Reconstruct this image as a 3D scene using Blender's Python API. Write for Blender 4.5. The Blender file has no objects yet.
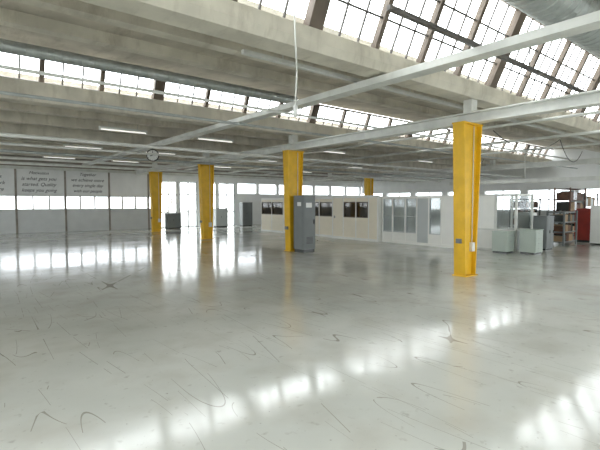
import bpy, math, random
from mathutils import Vector, Matrix
random.seed(7)
S = bpy.context.scene

# ---------------------------------------------------------------- materials
def mat(name, col, rough=0.6, metal=0.0, noise=0.0, nscale=3.0, col2=None, emis=0.0, bump=0.0, grime=0.0):
    m = bpy.data.materials.new(name); m.use_nodes = True
    nt = m.node_tree; b = nt.nodes["Principled BSDF"]
    b.inputs["Base Color"].default_value = (*col, 1)
    b.inputs["Roughness"].default_value = rough
    b.inputs["Metallic"].default_value = metal
    if emis:
        b.inputs["Emission Color"].default_value = (*col, 1)
        b.inputs["Emission Strength"].default_value = emis
    if noise > 0 or col2:
        tc = nt.nodes.new("ShaderNodeTexCoord")
        n = nt.nodes.new("ShaderNodeTexNoise"); n.inputs["Scale"].default_value = nscale
        n.inputs["Detail"].default_value = 6
        nt.links.new(tc.outputs["Object"], n.inputs["Vector"])
        r = nt.nodes.new("ShaderNodeValToRGB")
        c2 = col2 or tuple(c * (1 - noise) for c in col)
        r.color_ramp.elements[0].position = 0.38; r.color_ramp.elements[0].color = (*c2, 1)
        r.color_ramp.elements[1].position = 0.62; r.color_ramp.elements[1].color = (*col, 1)
        nt.links.new(n.outputs["Fac"], r.inputs["Fac"])
        out = r.outputs["Color"]
        if grime:
            mp = nt.nodes.new("ShaderNodeMapping"); mp.inputs["Scale"].default_value = (3.0, 0.7, 1.0)
            nt.links.new(tc.outputs["Object"], mp.inputs["Vector"])
            n2 = nt.nodes.new("ShaderNodeTexNoise"); n2.inputs["Scale"].default_value = 0.9; n2.inputs["Detail"].default_value = 9
            n2.inputs["Roughness"].default_value = 0.7
            nt.links.new(mp.outputs[0], n2.inputs["Vector"])
            r2 = nt.nodes.new("ShaderNodeValToRGB")
            r2.color_ramp.elements[0].position = 0.50; r2.color_ramp.elements[0].color = (0, 0, 0, 1)
            r2.color_ramp.elements[1].position = 0.72; r2.color_ramp.elements[1].color = (grime, grime, grime, 1)
            nt.links.new(n2.outputs["Fac"], r2.inputs["Fac"])
            mx = nt.nodes.new("ShaderNodeMixRGB"); mx.inputs[2].default_value = (0.30, 0.26, 0.20, 1)
            nt.links.new(r2.outputs["Color"], mx.inputs[0]); nt.links.new(out, mx.inputs[1]); out = mx.outputs[0]
        nt.links.new(out, b.inputs["Base Color"])
        if bump:
            bp = nt.nodes.new("ShaderNodeBump"); bp.inputs["Strength"].default_value = bump
            nt.links.new(n.outputs["Fac"], bp.inputs["Height"])
            nt.links.new(bp.outputs["Normal"], b.inputs["Normal"])
    return m

def glass(name, tint=(0.9, 0.95, 0.95), gl=0.12):
    m = bpy.data.materials.new(name); m.use_nodes = True
    nt = m.node_tree; nt.nodes.clear()
    o = nt.nodes.new("ShaderNodeOutputMaterial"); mx = nt.nodes.new("ShaderNodeMixShader")
    t = nt.nodes.new("ShaderNodeBsdfTransparent"); t.inputs[0].default_value = (*tint, 1)
    g = nt.nodes.new("ShaderNodeBsdfGlossy"); g.inputs["Roughness"].default_value = 0.05
    mx.inputs[0].default_value = gl
    nt.links.new(t.outputs[0], mx.inputs[1]); nt.links.new(g.outputs[0], mx.inputs[2])
    nt.links.new(mx.outputs[0], o.inputs[0])
    return m

YEL = mat("yellow_paint", (0.78, 0.46, 0.012), 0.45, noise=0.12, nscale=4)
CONC = mat("painted_concrete_cream", (0.70, 0.66, 0.56), 0.8, noise=0.2, nscale=1.6, bump=0.05, grime=0.6)
CONC2 = mat("roof_slab_cream", (0.60, 0.55, 0.46), 0.85, noise=0.25, nscale=1.1, bump=0.04, grime=0.75)
STEELW = mat("white_painted_steel", (0.72, 0.73, 0.69), 0.45, noise=0.15, nscale=3)
GALV = mat("galvanised_steel", (0.46, 0.49, 0.48), 0.4, metal=0.5, noise=0.2, nscale=6)
RAIL = mat("dark_busbar_steel", (0.13, 0.12, 0.11), 0.5, noise=0.2)
FRAME = mat("brown_window_frame", (0.13, 0.10, 0.075), 0.6, noise=0.2)
WALLW = mat("wall_white", (0.80, 0.81, 0.80), 0.6, noise=0.05, nscale=2)
WALLG = mat("wall_grey_panel", (0.62, 0.64, 0.64), 0.5, noise=0.06, nscale=2)
FASC = mat("dark_fascia", (0.32, 0.29, 0.25), 0.8, noise=0.2)
PANW = mat("partition_white", (0.86, 0.86, 0.82), 0.5, noise=0.03)
PANC = mat("partition_cream", (0.86, 0.80, 0.66), 0.5, noise=0.03)
PANG = mat("partition_grey", (0.50, 0.53, 0.53), 0.4, noise=0.05)
DARK = mat("dark_window_void", (0.05, 0.055, 0.05), 0.2, noise=0.3, nscale=2)
BLACK = mat("black_ink", (0.03, 0.03, 0.03), 0.7, noise=0.1)
CABG = mat("cabinet_grey", (0.16, 0.175, 0.175), 0.4, noise=0.08)
CABL = mat("cabinet_light_grey_green", (0.42, 0.48, 0.43), 0.45, noise=0.06)
CABW = mat("cabinet_white", (0.78, 0.79, 0.77), 0.4, noise=0.05)
RED = mat("red_paint", (0.35, 0.03, 0.02), 0.5, noise=0.2)
BROWN = mat("brown_wood", (0.14, 0.06, 0.03), 0.6, noise=0.4, nscale=7)
CARD = mat("cardboard", (0.36, 0.25, 0.15), 0.8, noise=0.2)
LAMP = mat("fluorescent_tube", (1, 0.98, 0.92), 0.5, emis=0.8)
GL = glass("clear_glass", (0.95, 0.97, 0.97), 0.06); GLD = glass("tinted_glass", (0.86, 0.90, 0.91), 0.10)
DGL = glass("dark_tinted_glass", (0.45, 0.42, 0.38), 0.08)
GLW = glass("sky_dimming_glass", (0.72, 0.74, 0.75), 0.06)  # tint put in to dim the sky through these panes and its floor reflection

# floor material ----------------------------------------------------------
def floor_mat():
    m = bpy.data.materials.new("epoxy_floor"); m.use_nodes = True
    nt = m.node_tree; N = nt.nodes; L = nt.links; b = N["Principled BSDF"]
    tc = N.new("ShaderNodeTexCoord")
    n1 = N.new("ShaderNodeTexNoise"); n1.inputs["Scale"].default_value = 0.5; n1.inputs["Detail"].default_value = 8
    L.new(tc.outputs["Object"], n1.inputs["Vector"])
    r1 = N.new("ShaderNodeValToRGB")
    r1.color_ramp.elements[0].position = 0.3; r1.color_ramp.elements[0].color = (0.54, 0.56, 0.52, 1)
    r1.color_ramp.elements[1].position = 0.7; r1.color_ramp.elements[1].color = (0.69, 0.70, 0.655, 1)
    L.new(n1.outputs["Fac"], r1.inputs["Fac"])
    cur = r1.outputs["Color"]
    for sc, seed, w, dark, mlo, st in ((1.1, 3.0, 0.0012, 0.65, 0.50, .10), (1.9, 11.2, 0.0017, 0.6, 0.54, .16), (1.3, 23.4, 0.0012, 0.65, 0.52, .07), (3.2, 37.1, 0.0035, 0.6, 0.57, .2), (2.4, 44.7, 0.0022, 0.6, 0.53, .1)):
        mp = N.new("ShaderNodeMapping"); mp.inputs["Location"].default_value = (seed, seed * 1.7, 0)
        mp.inputs["Rotation"].default_value = (0, 0, seed)
        mp.inputs["Scale"].default_value = (1, st, 1)
        L.new(tc.outputs["Object"], mp.inputs["Vector"])
        n = N.new("ShaderNodeTexNoise"); n.inputs["Scale"].default_value = sc; n.inputs["Detail"].default_value = 0.0
        L.new(mp.outputs[0], n.inputs["Vector"])
        s = N.new("ShaderNodeMath"); s.operation = 'SUBTRACT'; s.inputs[1].default_value = 0.5
        a = N.new("ShaderNodeMath"); a.operation = 'ABSOLUTE'
        lt = N.new("ShaderNodeMath"); lt.operation = 'LESS_THAN'; lt.inputs[1].default_value = w
        L.new(n.outputs["Fac"], s.inputs[0]); L.new(s.outputs[0], a.inputs[0]); L.new(a.outputs[0], lt.inputs[0])
        mp2 = N.new("ShaderNodeMapping"); mp2.inputs["Location"].default_value = (seed*2, seed, 0)
        L.new(tc.outputs["Object"], mp2.inputs["Vector"])
        nm = N.new("ShaderNodeTexNoise"); nm.inputs["Scale"].default_value = 1.1
        L.new(mp2.outputs[0], nm.inputs["Vector"])
        g = N.new("ShaderNodeMath"); g.operation = 'GREATER_THAN'; g.inputs[1].default_value = mlo
        L.new(nm.outputs["Fac"], g.inputs[0])
        mu = N.new("ShaderNodeMath"); mu.operation = 'MULTIPLY'; L.new(lt.outputs[0], mu.inputs[0]); L.new(g.outputs[0], mu.inputs[1])
        mu2 = N.new("ShaderNodeMath"); mu2.operation = 'MULTIPLY'; mu2.inputs[1].default_value = dark; L.new(mu.outputs[0], mu2.inputs[0])
        mx = N.new("ShaderNodeMixRGB"); mx.inputs[2].default_value = (0.20, 0.17, 0.13, 1)
        L.new(mu2.outputs[0], mx.inputs[0]); L.new(cur, mx.inputs[1]); cur = mx.outputs[0]
    for sc, lo, hi, amt, col in ((9, 0.63, 0.73, 0.45, (0.3, 0.28, 0.24, 1)), (1.6, 0.48, 0.75, 0.5, (0.44, 0.42, 0.36, 1)), (28, 0.68, 0.74, 0.6, (0.22, 0.20, 0.17, 1))):
        v = N.new("ShaderNodeTexNoise"); v.inputs["Scale"].default_value = sc; v.inputs["Detail"].default_value = 7
        L.new(tc.outputs["Object"], v.inputs["Vector"])
        rv = N.new("ShaderNodeValToRGB"); rv.color_ramp.elements[0].position = lo; rv.color_ramp.elements[0].color = (0, 0, 0, 1)
        rv.color_ramp.elements[1].position = hi; rv.color_ramp.elements[1].color = (amt, amt, amt, 1)
        L.new(v.outputs["Fac"], rv.inputs["Fac"])
        mx = N.new("ShaderNodeMixRGB"); mx.inputs[2].default_value = col
        L.new(rv.outputs["Color"], mx.inputs[0]); L.new(cur, mx.inputs[1]); cur = mx.outputs[0]
    L.new(cur, b.inputs["Base Color"])
    b.inputs["IOR"].default_value = 1.55
    rr = N.new("ShaderNodeMapRange"); rr.inputs["From Min"].default_value = .3; rr.inputs["From Max"].default_value = .7
    rr.inputs["To Min"].default_value = 0.08; rr.inputs["To Max"].default_value = 0.17
    L.new(n1.outputs["Fac"], rr.inputs["Value"]); L.new(rr.outputs[0], b.inputs["Roughness"])
    n3 = N.new("ShaderNodeTexNoise"); n3.inputs["Scale"].default_value = 0.9; n3.inputs["Detail"].default_value = 2
    L.new(tc.outputs["Object"], n3.inputs["Vector"])
    bp = N.new("ShaderNodeBump"); bp.inputs["Strength"].default_value = 0.09; bp.inputs["Distance"].default_value = 0.06
    L.new(n3.outputs["Fac"], bp.inputs["Height"]); L.new(bp.outputs["Normal"], b.inputs["Normal"])
    return m
FLOOR = floor_mat()

# ---------------------------------------------------------------- mesh kit
class MB:
    def __init__(s): s.v = []; s.f = []; s.mi = []; s.mats = []; s.sm = []
    def m(s, mt):
        if mt not in s.mats: s.mats.append(mt)
        return s.mats.index(mt)
    def face(s, idx, mi, sm=False): s.f.append(idx); s.mi.append(mi); s.sm.append(sm)
    def hexa(s, p, mt):
        b = len(s.v); s.v += [tuple(q) for q in p]; k = s.m(mt)
        for f in ((0,3,2,1),(4,5,6,7),(0,1,5,4),(1,2,6,5),(2,3,7,6),(3,0,4,7)):
            s.face([b+i for i in f], k)
    def box(s, x0, x1, y0, y1, z0, z1, mt):
        s.hexa([(x0,y0,z0),(x1,y0,z0),(x1,y1,z0),(x0,y1,z0),(x0,y0,z1),(x1,y0,z1),(x1,y1,z1),(x0,y1,z1)], mt)
    def prism(s, poly, x0, x1, mt):
        b = len(s.v); n = len(poly); k = s.m(mt)
        s.v += [(x0, y, z) for y, z in poly] + [(x1, y, z) for y, z in poly]
        s.face([b+i for i in range(n)][::-1], k); s.face([b+n+i for i in range(n)], k)
        for i in range(n):
            j = (i+1) % n; s.face([b+i, b+j, b+n+j, b+n+i], k)
    def tube(s, p0, p1, r, mt, seg=12, r1=None):
        p0 = Vector(p0); p1 = Vector(p1); d = (p1-p0).normalized(); r1 = r if r1 is None else r1
        u = d.orthogonal().normalized(); w = d.cross(u); b = len(s.v); k = s.m(mt)
        for p, rr in ((p0, r), (p1, r1)):
            for i in range(seg):
                a = 2*math.pi*i/seg; s.v.append(tuple(p + rr*(math.cos(a)*u + math.sin(a)*w)))
        s.face([b+i for i in range(seg)][::-1], k); s.face([b+seg+i for i in range(seg)], k)
        for i in range(seg):
            j = (i+1) % seg; s.face([b+i, b+j, b+seg+j, b+seg+i], k, True)
    def path(s, pts, r, mt, seg=6):
        for a, b in zip(pts[:-1], pts[1:]): s.tube(a, b, r, mt, seg)
    def lathe_x(s, y, z, prof, mt, seg=28):
        b = len(s.v); k = s.m(mt)
        for x, r in prof:
            for i in range(seg):
                a = 2*math.pi*i/seg; s.v.append((x, y + r*math.cos(a), z + r*math.sin(a)))
        for q in range(len(prof)-1):
            for i in range(seg):
                j = (i+1) % seg; s.face([b+q*seg+i, b+q*seg+j, b+(q+1)*seg+j, b+(q+1)*seg+i], k, False)
        s.face([b+i for i in range(seg)], k); s.face([b+(len(prof)-1)*seg+i for i in range(seg)], k)
    def done(s, name, bevel=0.0, parent=None, loc=None):
        me = bpy.data.meshes.new(name); me.from_pydata(s.v, [], s.f)
        for mt in s.mats: me.materials.append(mt)
        me.polygons.foreach_set("material_index", s.mi); me.polygons.foreach_set("use_smooth", s.sm)
        import bmesh
        bm = bmesh.new(); bm.from_mesh(me); bmesh.ops.recalc_face_normals(bm, faces=bm.faces); bm.to_mesh(me); bm.free()
        o = bpy.data.objects.new(name, me); S.collection.objects.link(o)
        if bevel:
            md = o.modifiers.new("bevel", 'BEVEL'); md.width = bevel; md.segments = 2; md.limit_method = 'ANGLE'
        if parent: o.parent = parent
        if loc: o.location = loc
        return o

X0, X1, Y0, Y1 = -12.0, 30.0, -8.0, 28.0
XA, XB, YA, YB = X0+0.05, X1-0.05, Y0+0.05, Y1-0.2
H = 4.42

f = MB(); f.box(X0-0.3, X1+0.3, Y0-0.3, Y1+0.3, -0.2, 0, FLOOR); f.done("floor")
g = MB(); g.box(-80, 100, -80, 120, -0.5, -0.25, mat("concrete_yard", (0.55, 0.55, 0.53), 0.9, noise=0.15)); g.done("ground_yard")

# ---------------------------------------------------------------- roof
c = MB()
def slope(ya, za, yb, zb, t=0.18):
    c.prism([(ya, za), (yb, zb), (yb, zb+t), (ya, za+t)], X0-0.3, X1+0.3, CONC2)
slope(5.5, H, 11.45, 5.10)
slope(-0.95, H, 4.5, 5.93)
slope(Y0-0.3, H+0.2, -2.0, 5.93)
c.box(X0-0.3, X1+0.3, 12.1, Y1+0.3, H+0.05, H+0.25, CONC2)
for y, z in ((7.0, 4.58), (8.6, 4.76)):
    c.box(X0, X1, y-0.12, y+0.12, z-0.20, z+0.05, CONC)
for y, z in ((1.0, 4.98), (2.3, 5.33), (3.7, 5.72)):
    c.box(X0, X1, y-0.1, y+0.1, z-0.2, z+0.05, CONC)
for y in (14.0, 16.1, 20.5, 22.6, 26.0):
    c.box(X0, X1, y-0.14, y+0.14, H-0.28, H+0.06, CONC)
c.done("ceiling")

for i, y in enumerate((-1.2, 5.3, 11.8, 18.3, 24.7)):
    b = MB(); t = 4.30 if i == 1 else H
    b.prism([(y-0.16, 3.97), (y+0.26, 3.97), (y+0.32, 4.10), (y+0.32, H), (y+.02, H), (y-0.0, t-.001), (y-0.22, t-.001), (y-0.22, 4.10)], X0, X1, CONC)
    b.done("concrete_gutter_beam")

bays = [-12.0, -6.5, -1.0, 4.5, 10.0, 15.5, 21.0, 26.5, 30.2]
def portal(name, loc, n, sx, sy):
    L = bpy.data.lights.new(name, 'AREA'); L.shape = 'RECTANGLE'; L.size = sx; L.size_y = sy
    L.cycles.is_portal = True
    o = bpy.data.objects.new(name, L); S.collection.objects.link(o)
    o.location = loc; o.rotation_euler = Vector(n).to_track_quat('-Z', 'Y').to_euler()
def skylight(yb, zb, yt, zt, nh, name):
    w = MB(); d = Vector((0, yt-yb, zt-zb)); n = Vector((0, zt-zb, -(yt-yb))).normalized()
    def bar(x0, x1, s0, s1, dep, mt):
        A = Vector((0, yb, zb)) + d*s0; B = Vector((0, yb, zb)) + d*s1
        o = n*dep/2
        w.hexa([(x0, *(A-o).yz), (x1, *(A-o).yz), (x1, *(A+o).yz), (x0, *(A+o).yz),
                (x0, *(B-o).yz), (x1, *(B-o).yz), (x1, *(B+o).yz), (x0, *(B+o).yz)], mt)
    Ld = d.length
    bar(X0, X1, 0, 0.06/Ld, 0.10, FRAME); bar(X0, X1, 1-0.06/Ld, 1, 0.10, FRAME)
    for k, bx in enumerate(bays[:-1]):
        bar(bx-0.14, bx+0.14, 0, 1, 0.16, FRAME)
        nx = bays[k+1]; st = (nx-bx-0.26)/4
        for q in range(4):
            a = bx+0.13+q*st
            if q: bar(a-0.05, a+0.05, 0, 1, 0.12, FRAME)
            for t in (1, 2):
                bar(a+st*t/3-0.016, a+st*t/3+0.016, 0, 1, 0.03, RAIL)
    for h in range(1, nh):
        bar(X0, X1, h/nh-0.017/Ld, h/nh+0.017/Ld, 0.035, RAIL)
    bar(X0, X1, 0.02, 0.98, 0.008, GL)
    w.done(name)
    portal(name+"_portal", Vector(((X0+X1)/2, (yb+yt)/2, (zb+zt)/2)) + n*0.15, -n, X1-X0, Ld)
skylight(11.8, H, 11.5, 5.10, 1, "window_1")
skylight(5.3, 4.29, 4.55, 5.93, 3, "window_2")
skylight(-1.2, H, -1.95, 5.93, 3, "window_3")  # unseen skylight row behind the camera, added for its daylight

# ---------------------------------------------------------------- back wall (Y = 28)
b = MB(); y0, y1 = Y1, Y1+0.2
px = [X0 + (2.8-X0) % 2.4 + 2.4*k for k in range(12)]
px = [p for p in px if p < 10.2]
b.box(X0, 10.3, y0, y1, 0, 1.28, WALLG)
b.box(X0, 10.3, y0, y1, 2.05, 3.55, WALLW)
for p in px:
    b.box(p-0.05, p+0.05, y0-0.04, y1, 0, 3.55, FASC)
    for k in (1, 2): b.box(p+0.8*k-0.03, p+0.8*k+0.03, y0+0.05, y1-.01, 1.28, 2.05, FASC)
b.box(X0, 10.3, y0-0.03, y1-.01, 1.26, 1.32, STEELW); b.box(X0, 10.3, y0-0.03, y1-.01, 2.02, 2.08, STEELW)
b.box(X0, X1, y0-0.06, y1, 3.55, H+0.05, FASC)
b.box(X0, X1, y0-0.12, y0-0.06, 3.5, 3.66, STEELW)
ops = [(10.75, 11.95), (12.1, 13.4), (13.55, 14.9), (15.05, 16.4)]
b.box(10.3, 10.75, y0, y1, 0, 3.55, WALLW)
b.box(10.75, 16.4, y0, y1, 3.1, 3.55, WALLW)
for (a, e) in zip([o[1] for o in ops[:-1]], [o[0] for o in ops[1:]]): b.box(a, e, y0, y1, 0, 3.1, WALLW)
b.box(16.4, X1, y0, y1, 0, 2.35, WALLW); b.box(16.4, X1, y0, y1, 3.1, 3.55, WALLW)
xx = 16.4
while xx < X1:
    b.box(xx, xx+.25, y0, y1, 2.35, 3.1, WALLW); xx += 1.9
wb = b.done("wall_back")
w = MB()
for p in px:
    if p+2.35 < 10.4: w.box(p+0.05, p+2.35, y0+0.1, y0+0.11, 1.32, 2.02, GLW)
w.box(16.4, X1, y0+.1, y0+.11, 2.35, 3.1, GLW)
w.done("window_4")
portal("window_4_portal", ((X0+X1)/2, Y1+.25, 1.8), (0, -1, 0), X1-X0, 3.2)
for i, (a, e) in enumerate(ops):
    d = MB(); m_ = (a+e)/2; fm = PANG if i % 2 else STEELW
    for x in (a+.005, m_-0.035, e-0.075): d.box(x, x+0.07, y0+0.02, y0+0.1, 0, 3.09, fm)
    for z in (0.005, 1.0, 2.2, 3.02): d.box(a+.006, e-.006, y0+0.03, y0+0.09, z, z+0.07, fm)
    d.box(a+.01, e-.01, y0+0.055, y0+0.063, 0.01, 3.08, GL)
    d.tube((m_-0.1, y0-0.02, 1.0), (m_-0.1, y0-0.02, 1.3), 0.015, DARK)
    d.done("door_%d" % (i+1))
LET = [(3.9, 3.25, "Motivation", .22), (3.9, 2.92, "is what gets you", .26), (3.9, 2.6, "started. Quality", .26), (3.9, 2.28, "keeps you going", .26),
       (6.4, 3.25, "Together", .24), (6.4, 2.92, "we achieve more", .26), (6.4, 2.6, "every single day", .26), (6.4, 2.28, "with our people", .24),
       (1.5, 3.0, "Safety begins", .26), (1.5, 2.66, "with teamwork", .26), (1.5, 2.32, "and good care", .26)]
le = bpy.data.objects.new("wall_lettering", None); S.collection.objects.link(le)
for i, (x, z, t, s) in enumerate(LET):
    cu = bpy.data.curves.new("line_%d" % i, 'FONT'); cu.body = t; cu.size = s; cu.align_x = 'CENTER'; cu.shear = 0.35; cu.extrude = 0.004
    cu.materials.append(BLACK)
    o = bpy.data.objects.new("line_%d" % i, cu); S.collection.objects.link(o)
    o.location = (x, y0-0.01, z); o.rotation_euler = (math.pi/2, 0, 0); o.parent = le

def wall_x(name, xa, xb, zlo, zhi, sgn):
    b = MB()
    b.box(xa, xb, Y0, Y1, 0, zlo, WALLG); b.box(xa, xb, Y0, Y1, zhi, 6.1, WALLW)
    yy = Y0
    while yy < Y1:
        b.box(xa, xb, yy, min(yy+0.5, Y1), zlo, zhi, WALLW)
        xm = (xa+xb)/2
        b.box(xm-.03, xm+.03, yy+0.5, min(yy+3, Y1), (zlo+zhi)/2, (zlo+zhi)/2+.06, STEELW)
        b.box(xm-.03, xm+.03, min(yy+1.7, Y1-.1), min(yy+1.76, Y1), zlo, zhi, STEELW)
        yy += 3
    b.done(name)
wall_x("wall_right", X1, X1+.3, 1.2, 2.5, 1)
wall_x("wall_left", X0-.3, X0, 1.0, 3.6, -1)
b = MB(); b.box(X0, X1, Y0-.3, Y0, 0, 1.0, WALLG); b.box(X0, X1, Y0-.3, Y0, 3.6, 6.1, WALLW)
xx = X0
while xx < X1:
    b.box(xx, min(xx+.5, X1), Y0-.3, Y0, 1, 3.6, WALLW); b.box(xx+1.7, xx+1.76, Y0-.18, Y0-.12, 1, 3.6, STEELW); xx += 3
b.done("wall_front")
gw = MB(); gw.box(X1+0.12, X1+0.13, Y0, Y1, 1.2, 2.5, GLW); gw.done("window_5")
gw = MB(); gw.box(X0-0.13, X0-0.12, Y0, Y1, 1.0, 3.6, GL); gw.done("window_6")  # unseen left-wall windows, added to light the left faces of columns and partitions
gw = MB(); gw.box(X0, X1, Y0-0.14, Y0-0.13, 1.0, 3.6, GL); gw.done("window_7")  # unseen windows behind the camera, added for more daylight on facing surfaces
portal("window_7_portal", ((X0+X1)/2, Y0-.35, 2.3), (0, 1, 0), X1-X0, 2.6)
for nm, x, rz, hgt, zc in (("window_5_portal", X1+.35, math.pi/2, 1.3, 1.85), ("window_6_portal", X0-.35, -math.pi/2, 2.6, 2.3)):
    portal(nm, (x, 10, zc), (0, 0, -1), 36, hgt)
    bpy.data.objects[nm].rotation_euler = (math.pi/2, 0, rz)

# ---------------------------------------------------------------- columns
def column(x, y, top=3.43, wb_=0.23, wt=0.34):
    c = MB(); d = 0.14
    t = 0.035
    def fl(s):
        xb, xt = x+s*wb_, x+s*wt
        a, bq = (xb-t, xb) if s > 0 else (xb, xb+t); a2, b2 = (xt-t, xt) if s > 0 else (xt, xt+t)
        c.hexa([(a,y-d,0),(bq,y-d,0),(bq,y+d,0),(a,y+d,0),(a2,y-d,top-.01),(b2,y-d,top-.01),(b2,y+d,top-.01),(a2,y+d,top-.01)], YEL)
    fl(-1); fl(1)
    c.hexa([(x-wb_+t,y-0.05,0),(x+wb_-t,y-0.05,0),(x+wb_-t,y+0.05,0),(x-wb_+t,y+0.05,0),
            (x-wt+t,y-0.05,top-.01),(x+wt-t,y-0.05,top-.01),(x+wt-t,y+0.05,top-.01),(x-wt+t,y+0.05,top-.01)], YEL)
    c.box(x-wt-0.02, x+wt+0.02, y-d-0.01, y+d+0.01, top-0.03, top, YEL)
    c.box(x-wb_-0.04, x+wb_+0.04, y-d-0.03, y+d+0.03, 0, 0.02, YEL)
    c.tube((x+0.14, y-0.075, 0.6), (x+0.14, y-0.075, top-0.05), 0.012, STEELW, 8)
    c.box(x+0.08, x+0.20, y-0.12, y-0.05, 0.55, 0.75, CABW)
    c.box(x-wb_-0.09, x-wb_-0.02, y-0.06, y+0.06, 0.75, 0.85, CABG)
    return c.done("yellow_steel_column")
CX = 9.22
column(9.13, 5.3, wb_=.22, wt=.38)
for y in (11.8, 18.3, 24.6): column(CX, y)
column(22.9, 20.7)

def ibeam_y(x, y0, y1, z0, z1, mt, w=0.14):
    b = MB()
    b.box(x-w, x+w, y0, y1, z0, z0+0.03, mt); b.box(x-w, x+w, y0, y1, z1-0.03, z1, mt)
    b.box(x-0.02, x+0.02, y0, y1, z0+0.03, z1-0.03, mt)
    for y in (5.3, 11.8, 18.3, 24.7):
        b.box(x-0.12, x+0.12, y-0.1, y+0.1, z1, 3.965, mt)
    return b
b = ibeam_y(CX, YA, YB, 3.435, 3.68, STEELW); b.done("steel_girder")
b = ibeam_y(22.9, YA, YB, 3.435, 3.68, STEELW); b.done("steel_girder")
b = MB()
b.box(6.06, 6.34, YA, YB, 3.81, 3.83, STEELW); b.box(6.06, 6.08, YA, YB, 3.83, 3.93, STEELW); b.box(6.32, 6.34, YA, YB, 3.83, 3.93, STEELW)
for y in (-1.15, 5.35, 11.85, 18.35, 24.75): b.tube((6.2, y, 3.83), (6.2, y, 3.965), 0.02, GALV, 6)
b.done("cable_tray")
b = MB()
for x, z, r in ((12.4, 3.87, .04), (15.8, 3.87, .05), (18.9, 3.87, .04), (26, 3.87, .06)):
    b.tube((x, YA, z), (x, YB, z), r, STEELW, 10)
b.done("overhead_pipes")
b = MB()
for xa, y, z, r, mt in ((XA, 8.2, 3.755, .03, STEELW), (XA, 10.1, 3.755, .035, GALV),
                    (XA, 13.2, 3.36, .05, STEELW), (XA, 15.1, 3.36, .04, STEELW), (XA, 17.2, 3.36, .05, GALV), (XA, 19.6, 3.35, .05, STEELW), (XA, 22.0, 3.35, .06, STEELW)):
    b.tube((xa, y, z), (XB, y, z), r, mt, 10)
b.done("sprinkler_pipes")
b = MB()
b.box(4.2, XB, 3.47, 3.53, 3.98, 4.04, RAIL)
for x in (4.4, 8, 12, 16, 20, 24, 28): b.tube((x, 3.5, 4.04), (x, 3.5, 4.7), .01, RAIL, 6)
b.done("busbar_rail")
b = MB()
b.box(3.7, XB, 6.0, 6.08, 4.02, 4.09, STEELW)
for x in (4.5, 8, 12, 16, 20, 24, 28): b.tube((x, 6.04, 4.09), (x, 6.04, 4.46), .01, STEELW, 6)
b.done("lighting_rail")

def duct(name, y, z, r, x0, x1, rib, mt):
    d = MB(); prof = []; x = x0
    while x < x1:
        prof += [(x, r), (x+rib*0.8, r), (x+rib*0.85, r*1.04), (x+rib*0.95, r*1.04)]
        x += rib
    d.lathe_x(y, z, prof, mt); return d.done(name)
duct("ventilation_duct", 3.0, 4.60+.40, 0.40, -8, 29, 0.2, GALV)
duct("ventilation_duct", 9.75, 4.54, 0.12, XA+.2, 7.6, 0.12, GALV)

def lampfix(x, y, z, L=1.5):
    b = MB(); b.box(x, x+L, y-0.06, y+0.06, z, z+0.06, STEELW)
    b.tube((x+0.05, y, z-0.03), (x+L-0.05, y, z-0.03), 0.018, LAMP, 8)
    b.box(x, x+0.05, y-0.04, y+0.04, z-0.06, z, STEELW); b.box(x+L-0.05, x+L, y-0.04, y+0.04, z-0.06, z, STEELW)
    b.tube((x+0.3, y, z+0.06), (x+0.3, y, 4.45), 0.006, GALV, 6); b.tube((x+L-0.3, y, z+0.06), (x+L-0.3, y, 4.45), 0.006, GALV, 6)
    b.done("fluorescent_lamp")
for y in (14.6, 20.0, 25.2):
    for x in (3.7, 7.0, 13.0, 20.0):
        lampfix(x, y, 4.0)

b = MB()
b.path([(3.64, 4.6, 5.6), (3.62, 4.61, 4.2), (3.65, 4.59, 3.4), (3.63, 4.6, 2.95)], 0.012, STEELW)
b.tube((3.63, 4.6, 2.95), (3.63, 4.6, 2.80), 0.03, CABW, 10)
b.done("hanging_power_cable")
b = MB()
for (xa, ya, xb, yb_, za, sag) in ((9.7, 5.0, 12.4, 4.6, 3.3, .35), (12.4, 4.6, 15.8, 5.2, 3.3, .45), (10.5, 6.0, 12.4, 7.5, 3.3, .4), (12.4, 7.5, 15.8, 8.5, 3.3, .5)):
    pts = []
    for k in range(13):
        t = k/12; pts.append((xa+(xb-xa)*t, ya+(yb_-ya)*t, za - sag*4*t*(1-t)))
    b.path(pts, 0.01, DARK)
b.done("looped_cables")
b = MB(); cc = Vector((6.2, 16.8, 3.50)); n = Vector((-.45, -.9, 0)).normalized(); u = Vector((0, 0, 1)); v = n.cross(u)
b.tube(cc, cc+n*.06, .24, BLACK, 28); b.tube(cc+n*.06, cc+n*.065, .205, CABW, 28)
b.tube(cc+n*.07, cc+n*.07+u*.15, .012, BLACK, 6); b.tube(cc+n*.07, cc+n*.07+v*.1-u*.03, .012, BLACK, 6)
for k in range(12):
    a = math.pi*k/6; q = cc+n*.068+(u*math.cos(a)+v*math.sin(a))*.18; b.tube(q, q+n*.004, .012, BLACK, 6)
b.tube((6.2, 16.83, 3.7), (6.2, 16.83, 3.805), .02, GALV, 6)
b.done("wall_clock")

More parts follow.
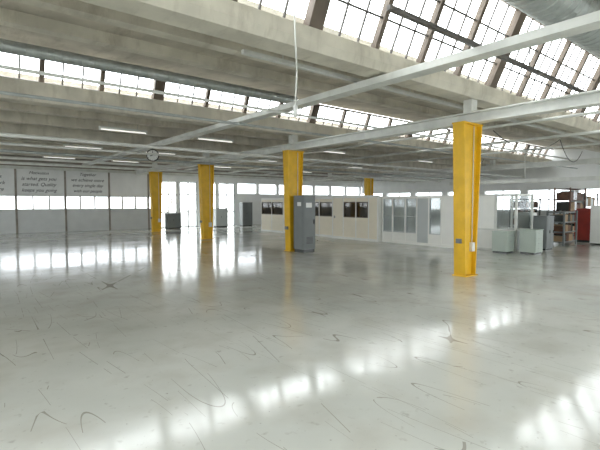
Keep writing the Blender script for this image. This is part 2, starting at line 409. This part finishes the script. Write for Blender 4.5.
# ---------------------------------------------------------------- tall grey cabinet by column
b = MB(); x0c, x1c, y0c, y1c = 9.06, 9.58, 11.05, 11.57
b.box(x0c+.02, x1c-.02, y0c+.02, y1c-.02, 0, 0.1, DARK)
b.box(x0c, x1c, y0c, y1c, 0.1, 1.9, CABG)
b.box(x0c-.015, x0c, y0c+.03, y1c-.03, 0.15, 1.85, CABG)
b.box(x0c+.03, x1c-.03, y0c-.015, y0c, 0.15, 1.85, CABG)
b.box(x0c-.02, x0c-.015, y0c+.1, y0c+.3, 1.55, 1.68, CABW)
b.box(x0c+.10, x0c+.35, y0c-.022, y0c-.015, 1.5, 1.66, CABW)
b.box(x0c+.42, x0c+.46, y0c-.04, y0c-.015, 0.95, 1.1, BLACK)
for k in range(6): b.box(x0c+.12, x0c+.4, y0c-.02, y0c-.015, .3+.04*k, .315+.04*k, BLACK)
b.done("electrical_cabinet", bevel=0.006)

# ---------------------------------------------------------------- office partitions
def partition(x, ya, yb, ztop, panels, frame, fill):
    b = MB()
    b.box(x-.015, x+0.095, ya, yb, ztop-0.10, ztop, frame); b.box(x-.015, x+0.095, ya, yb, 0, 0.10, frame)
    ys = sorted({round(v, 4) for p in panels for v in p[:2]})
    for yy in ys:
        b.box(x-0.008, x+0.088, yy-0.025, yy+0.025, 0.1, ztop-.1, frame)
    for (p, q, kind) in panels:
        p += .025; q -= .025; z0, z1 = .1, ztop-.1
        if kind == 'solid': b.box(x+0.01, x+0.07, p, q, z0, z1, fill)
        elif kind == 'win':
            b.box(x+0.01, x+0.07, p, q, z0, 1.0, fill); b.box(x+.01, x+.07, p, q, 1.7, z1, fill)
            b.box(x, x+.08, p, q, 1.0, 1.04, FRAME); b.box(x, x+.08, p, q, 1.66, 1.7, FRAME)
            b.box(x, x+.08, p, p+.04, 1.04, 1.66, FRAME); b.box(x, x+.08, q-.04, q, 1.04, 1.66, FRAME)
            b.box(x+0.035, x+0.04, p+.04, q-.04, 1.04, 1.66, DGL)
        elif kind == 'glass':
            b.box(x+0.01, x+0.07, p, q, z0, 0.45, fill); b.box(x, x+0.08, p, q, .45, .49, PANG)
            b.box(x+0.035, x+0.04, p, q, 0.49, z1, GLD)
            b.box(x, x+.08, p, p+.03, .49, z1, PANG); b.box(x, x+.08, q-.03, q, .49, z1, PANG)
            b.box(x, x+.08, p+.03, q-.03, 1.1, 1.13, PANG)
        elif kind == 'door':
            b.box(x+0.0, x+0.07, p+.02, q-.02, z0, z1, fill)
            b.tube((x-0.03, q-.12, 1.0), (x-.03, q-.2, 1.0), .012, DARK); b.box(x-.01, x, q-.14, q-.08, .94, 1.06, GALV)
        elif kind == 'grey': b.box(x+0.01, x+0.07, p, q, z0, z1, PANG)
    return b
ZT = 1.93
b = partition(14.3, 15.12, 21.4, ZT,
    [(20.3, 21.35, 'win'), (19.2, 20.3, 'win'), (18.1, 19.2, 'solid'), (17.15, 18.1, 'win'), (16.2, 17.15, 'win'), (15.15, 16.2, 'win')], PANW, PANC)
b.box(14.4, 17.4, 21.35, 21.4, 0, ZT-.01, PANC); b.box(17.42, 17.5, 15.12, 21.4, 0, ZT-.01, PANC)
b.done("office_partition")
b = partition(14.1, 12.2, 15.05, ZT+.05, [(14.3, 15.02, 'door'), (13.5, 14.3, 'win'), (12.75, 13.5, 'win'), (12.23, 12.75, 'solid')], PANW, PANC)
b.box(14.2, 17.4, 15.0, 15.05, 0, ZT, PANW); b.box(14.2, 17.4, 12.2, 12.25, 0, ZT, PANW); b.box(17.42, 17.5, 12.2, 15.05, 0, ZT, PANC)
b.done("office_partition")
b = partition(14.3, 8.7, 12.15, ZT, [(11.6, 12.12, 'glass'), (10.95, 11.6, 'glass'), (10.4, 10.95, 'glass'), (9.85, 10.4, 'grey'), (9.3, 9.85, 'glass'), (8.73, 9.3, 'solid')], PANW, PANW)
b.box(14.4, 16.74, 8.7, 8.75, 0, ZT-.01, PANW); b.box(16.75, 16.8, 8.7, 12.15, 0, ZT-.01, PANW)
b.done("glazed_office_partition")

b = MB(); bx0, bx1, by0, by1 = 14.75, 15.95, 6.75, 8.15
for x in (bx0, bx1):
    for y in (by0, (by0+by1)/2, by1): b.box(x-.035, x+.035, y-.035, y+.035, 0, 1.97, STEELW)
for z in (0.0, 0.7, 1.9):
    b.box(bx0, bx1, by0-.03, by0+.03, z, z+.06, STEELW); b.box(bx0, bx1, by1-.03, by1+.03, z, z+.06, STEELW)
    b.box(bx0-.03, bx0+.03, by0, by1, z, z+.06, STEELW); b.box(bx1-.03, bx1+.03, by0, by1, z, z+.06, STEELW)
b.box(bx0-.01, bx0+.01, (by0+by1)/2, by1, .06, 1.9, PANW)
b.box(bx0-.005, bx0+.005, by0, (by0+by1)/2, .76, 1.9, GL); b.box(bx0, bx1, by0-.005, by0+.005, .76, 1.9, GL)
b.box(bx0-.01, bx0+.01, by0, (by0+by1)/2, .06, .7, PANG); b.box(bx0, bx1, by0-.01, by0+.01, .06, .7, PANG)
b.box(bx1-.005, bx1+.005, by0, by1, .06, 1.9, GL)
b.done("glass_booth")

def cabinet(name, x, y, w, d, h, mt, doors=1, drawers=0):
    b = MB(); b.box(-w/2+.02, w/2-.02, -d/2+.02, d/2-.02, 0, .06, DARK); b.box(-w/2, w/2, -d/2, d/2, .06, h-.03, mt)
    b.box(-w/2-.012, w/2+.012, -d/2-.02, d/2+.01, h-.03, h, mt)
    if drawers:
        dh = (h-.14)/drawers
        for k in range(drawers):
            b.box(-w/2+.02, w/2-.02, -d/2-.015, -d/2, .08+k*dh, .08+(k+1)*dh-.015, mt); b.box(-.08, .08, -d/2-.035, -d/2-.015, .08+(k+.6)*dh, .1+(k+.6)*dh, GALV)
    else:
        dw = (w-.04)/doors
        for k in range(doors):
            a = -w/2+.02+k*dw
            b.box(a+.005, a+dw-.005, -d/2-.015, -d/2, .09, h-.05, mt); b.box(a+dw-.08, a+dw-.06, -d/2-.035, -d/2-.015, h*.5, h*.5+.1, DARK)
    b.box(-w/2-.01, -w/2, -d/2+.03, d/2-.03, .1, h-.05, mt)
    o = b.done(name, bevel=.004); o.location = (x, y, 0); return o
cabinet("tool_cabinet", 14.3, 6.95, .5, .5, .72, CABL, drawers=3)
cabinet("tool_cabinet", 14.75, 6.25, .55, .5, .8, CABL, drawers=4)
cabinet("storage_cabinet", 16.35, 6.55, .62, .5, 1.2, CABG, doors=2)
cabinet("storage_cabinet", 16.6, 7.2, .6, .45, 1.3, CABW, doors=2)
cabinet("office_cabinet", 11.3, 27.2, .9, .5, 1.0, CABG, doors=2)
cabinet("office_cabinet", 14.6, 26.9, .9, .5, 1.3, PANG, doors=2)
cabinet("office_cabinet", 16.6, 26.8, .8, .5, 1.7, CABG, doors=2)
cabinet("white_locker", 20.15, 5.85, .7, .6, 1.55, CABW, doors=2)

def rack(name, x, y, w, d, h, n, upr, fills, ang=0):
    b = MB()
    for sx in (-1, 1):
        for sy in (-1, 1): b.box(sx*w/2-.03, sx*w/2+.03, sy*d/2-.03, sy*d/2+.03, 0, h, upr)
    for k in range(n):
        z = .12+(h-.2)*k/(n-1)
        b.box(-w/2, w/2, -d/2, d/2, z, z+.04, upr)
        if k < n-1:
            gap = (h-.2)/(n-1)-.06; xx = -w/2+.06
            while xx < w/2-.2:
                bw = random.uniform(.15, .3); bh = gap*random.uniform(.6, .95)
                b.box(xx, min(xx+bw, w/2-.05), -d/2+.06, d/2-.06, z+.04, z+.04+bh, random.choice(fills)); xx += bw+.02
    o = b.done(name); o.location = (x, y, 0); return o
rack("storage_rack", 18.9, 6.85, 1.25, .6, 1.35, 4, CABG, [CARD, BROWN, DARK, CABG])
rack("storage_rack", 24.4, 8.5, 2.0, .7, 2.4, 5, BROWN, [BROWN, BROWN, CARD, DARK])
rack("storage_rack", 23.3, 10.2, 1.8, .7, 1.9, 5, CABG, [CARD, DARK, BROWN])
rack("storage_rack", 27.2, 8.8, 2.0, .7, 2.2, 4, CABG, [CARD, CABG, PANG])
b = MB(); b.box(-.35,.35,-.3,.3,.1,1.35,RED); b.box(-.3,.3,-.25,.25,0,.1,DARK); b.box(-.28,.28,-.32,-.3,.2,1.25,RED)
b.box(-.2,.2,-.34,-.32,.8,1.05,DARK); b.tube((.2,-.36,.5),(.2,-.36,.7),.015,GALV); b.box(-.3,.3,-.25,.25,1.35,1.42,RED)
o = b.done("red_machine_cabinet", bevel=.01); o.location = (20.95, 6.68, 0)
b = MB(); b.box(19.9, 20.0, Y0+2, 12.5, 2.55, 2.72, STEELW)
for y in (-4, 0.2, 4, 8.8, 12.3): b.tube((19.95, y, 2.72), (19.95, y, 3.9), .02, STEELW, 8)
b.done("overhead_rail")

# ---------------------------------------------------------------- world
w = bpy.data.worlds.new("World"); S.world = w; w.use_nodes = True
bg = w.node_tree.nodes["Background"]; bg.inputs[0].default_value = (0.97, 0.98, 1.0, 1); bg.inputs[1].default_value = 7.5

cam = bpy.data.cameras.new("camera"); cam.lens = 26.0; cam.sensor_width = 36
co = bpy.data.objects.new("camera", cam); S.collection.objects.link(co)
co.location = (0, 0, 1.65)
co.rotation_euler = (math.radians(90-2.9), 0, -math.radians(38.9))
S.camera = co
S.view_settings.view_transform = 'Standard'
S.view_settings.exposure = 0.22
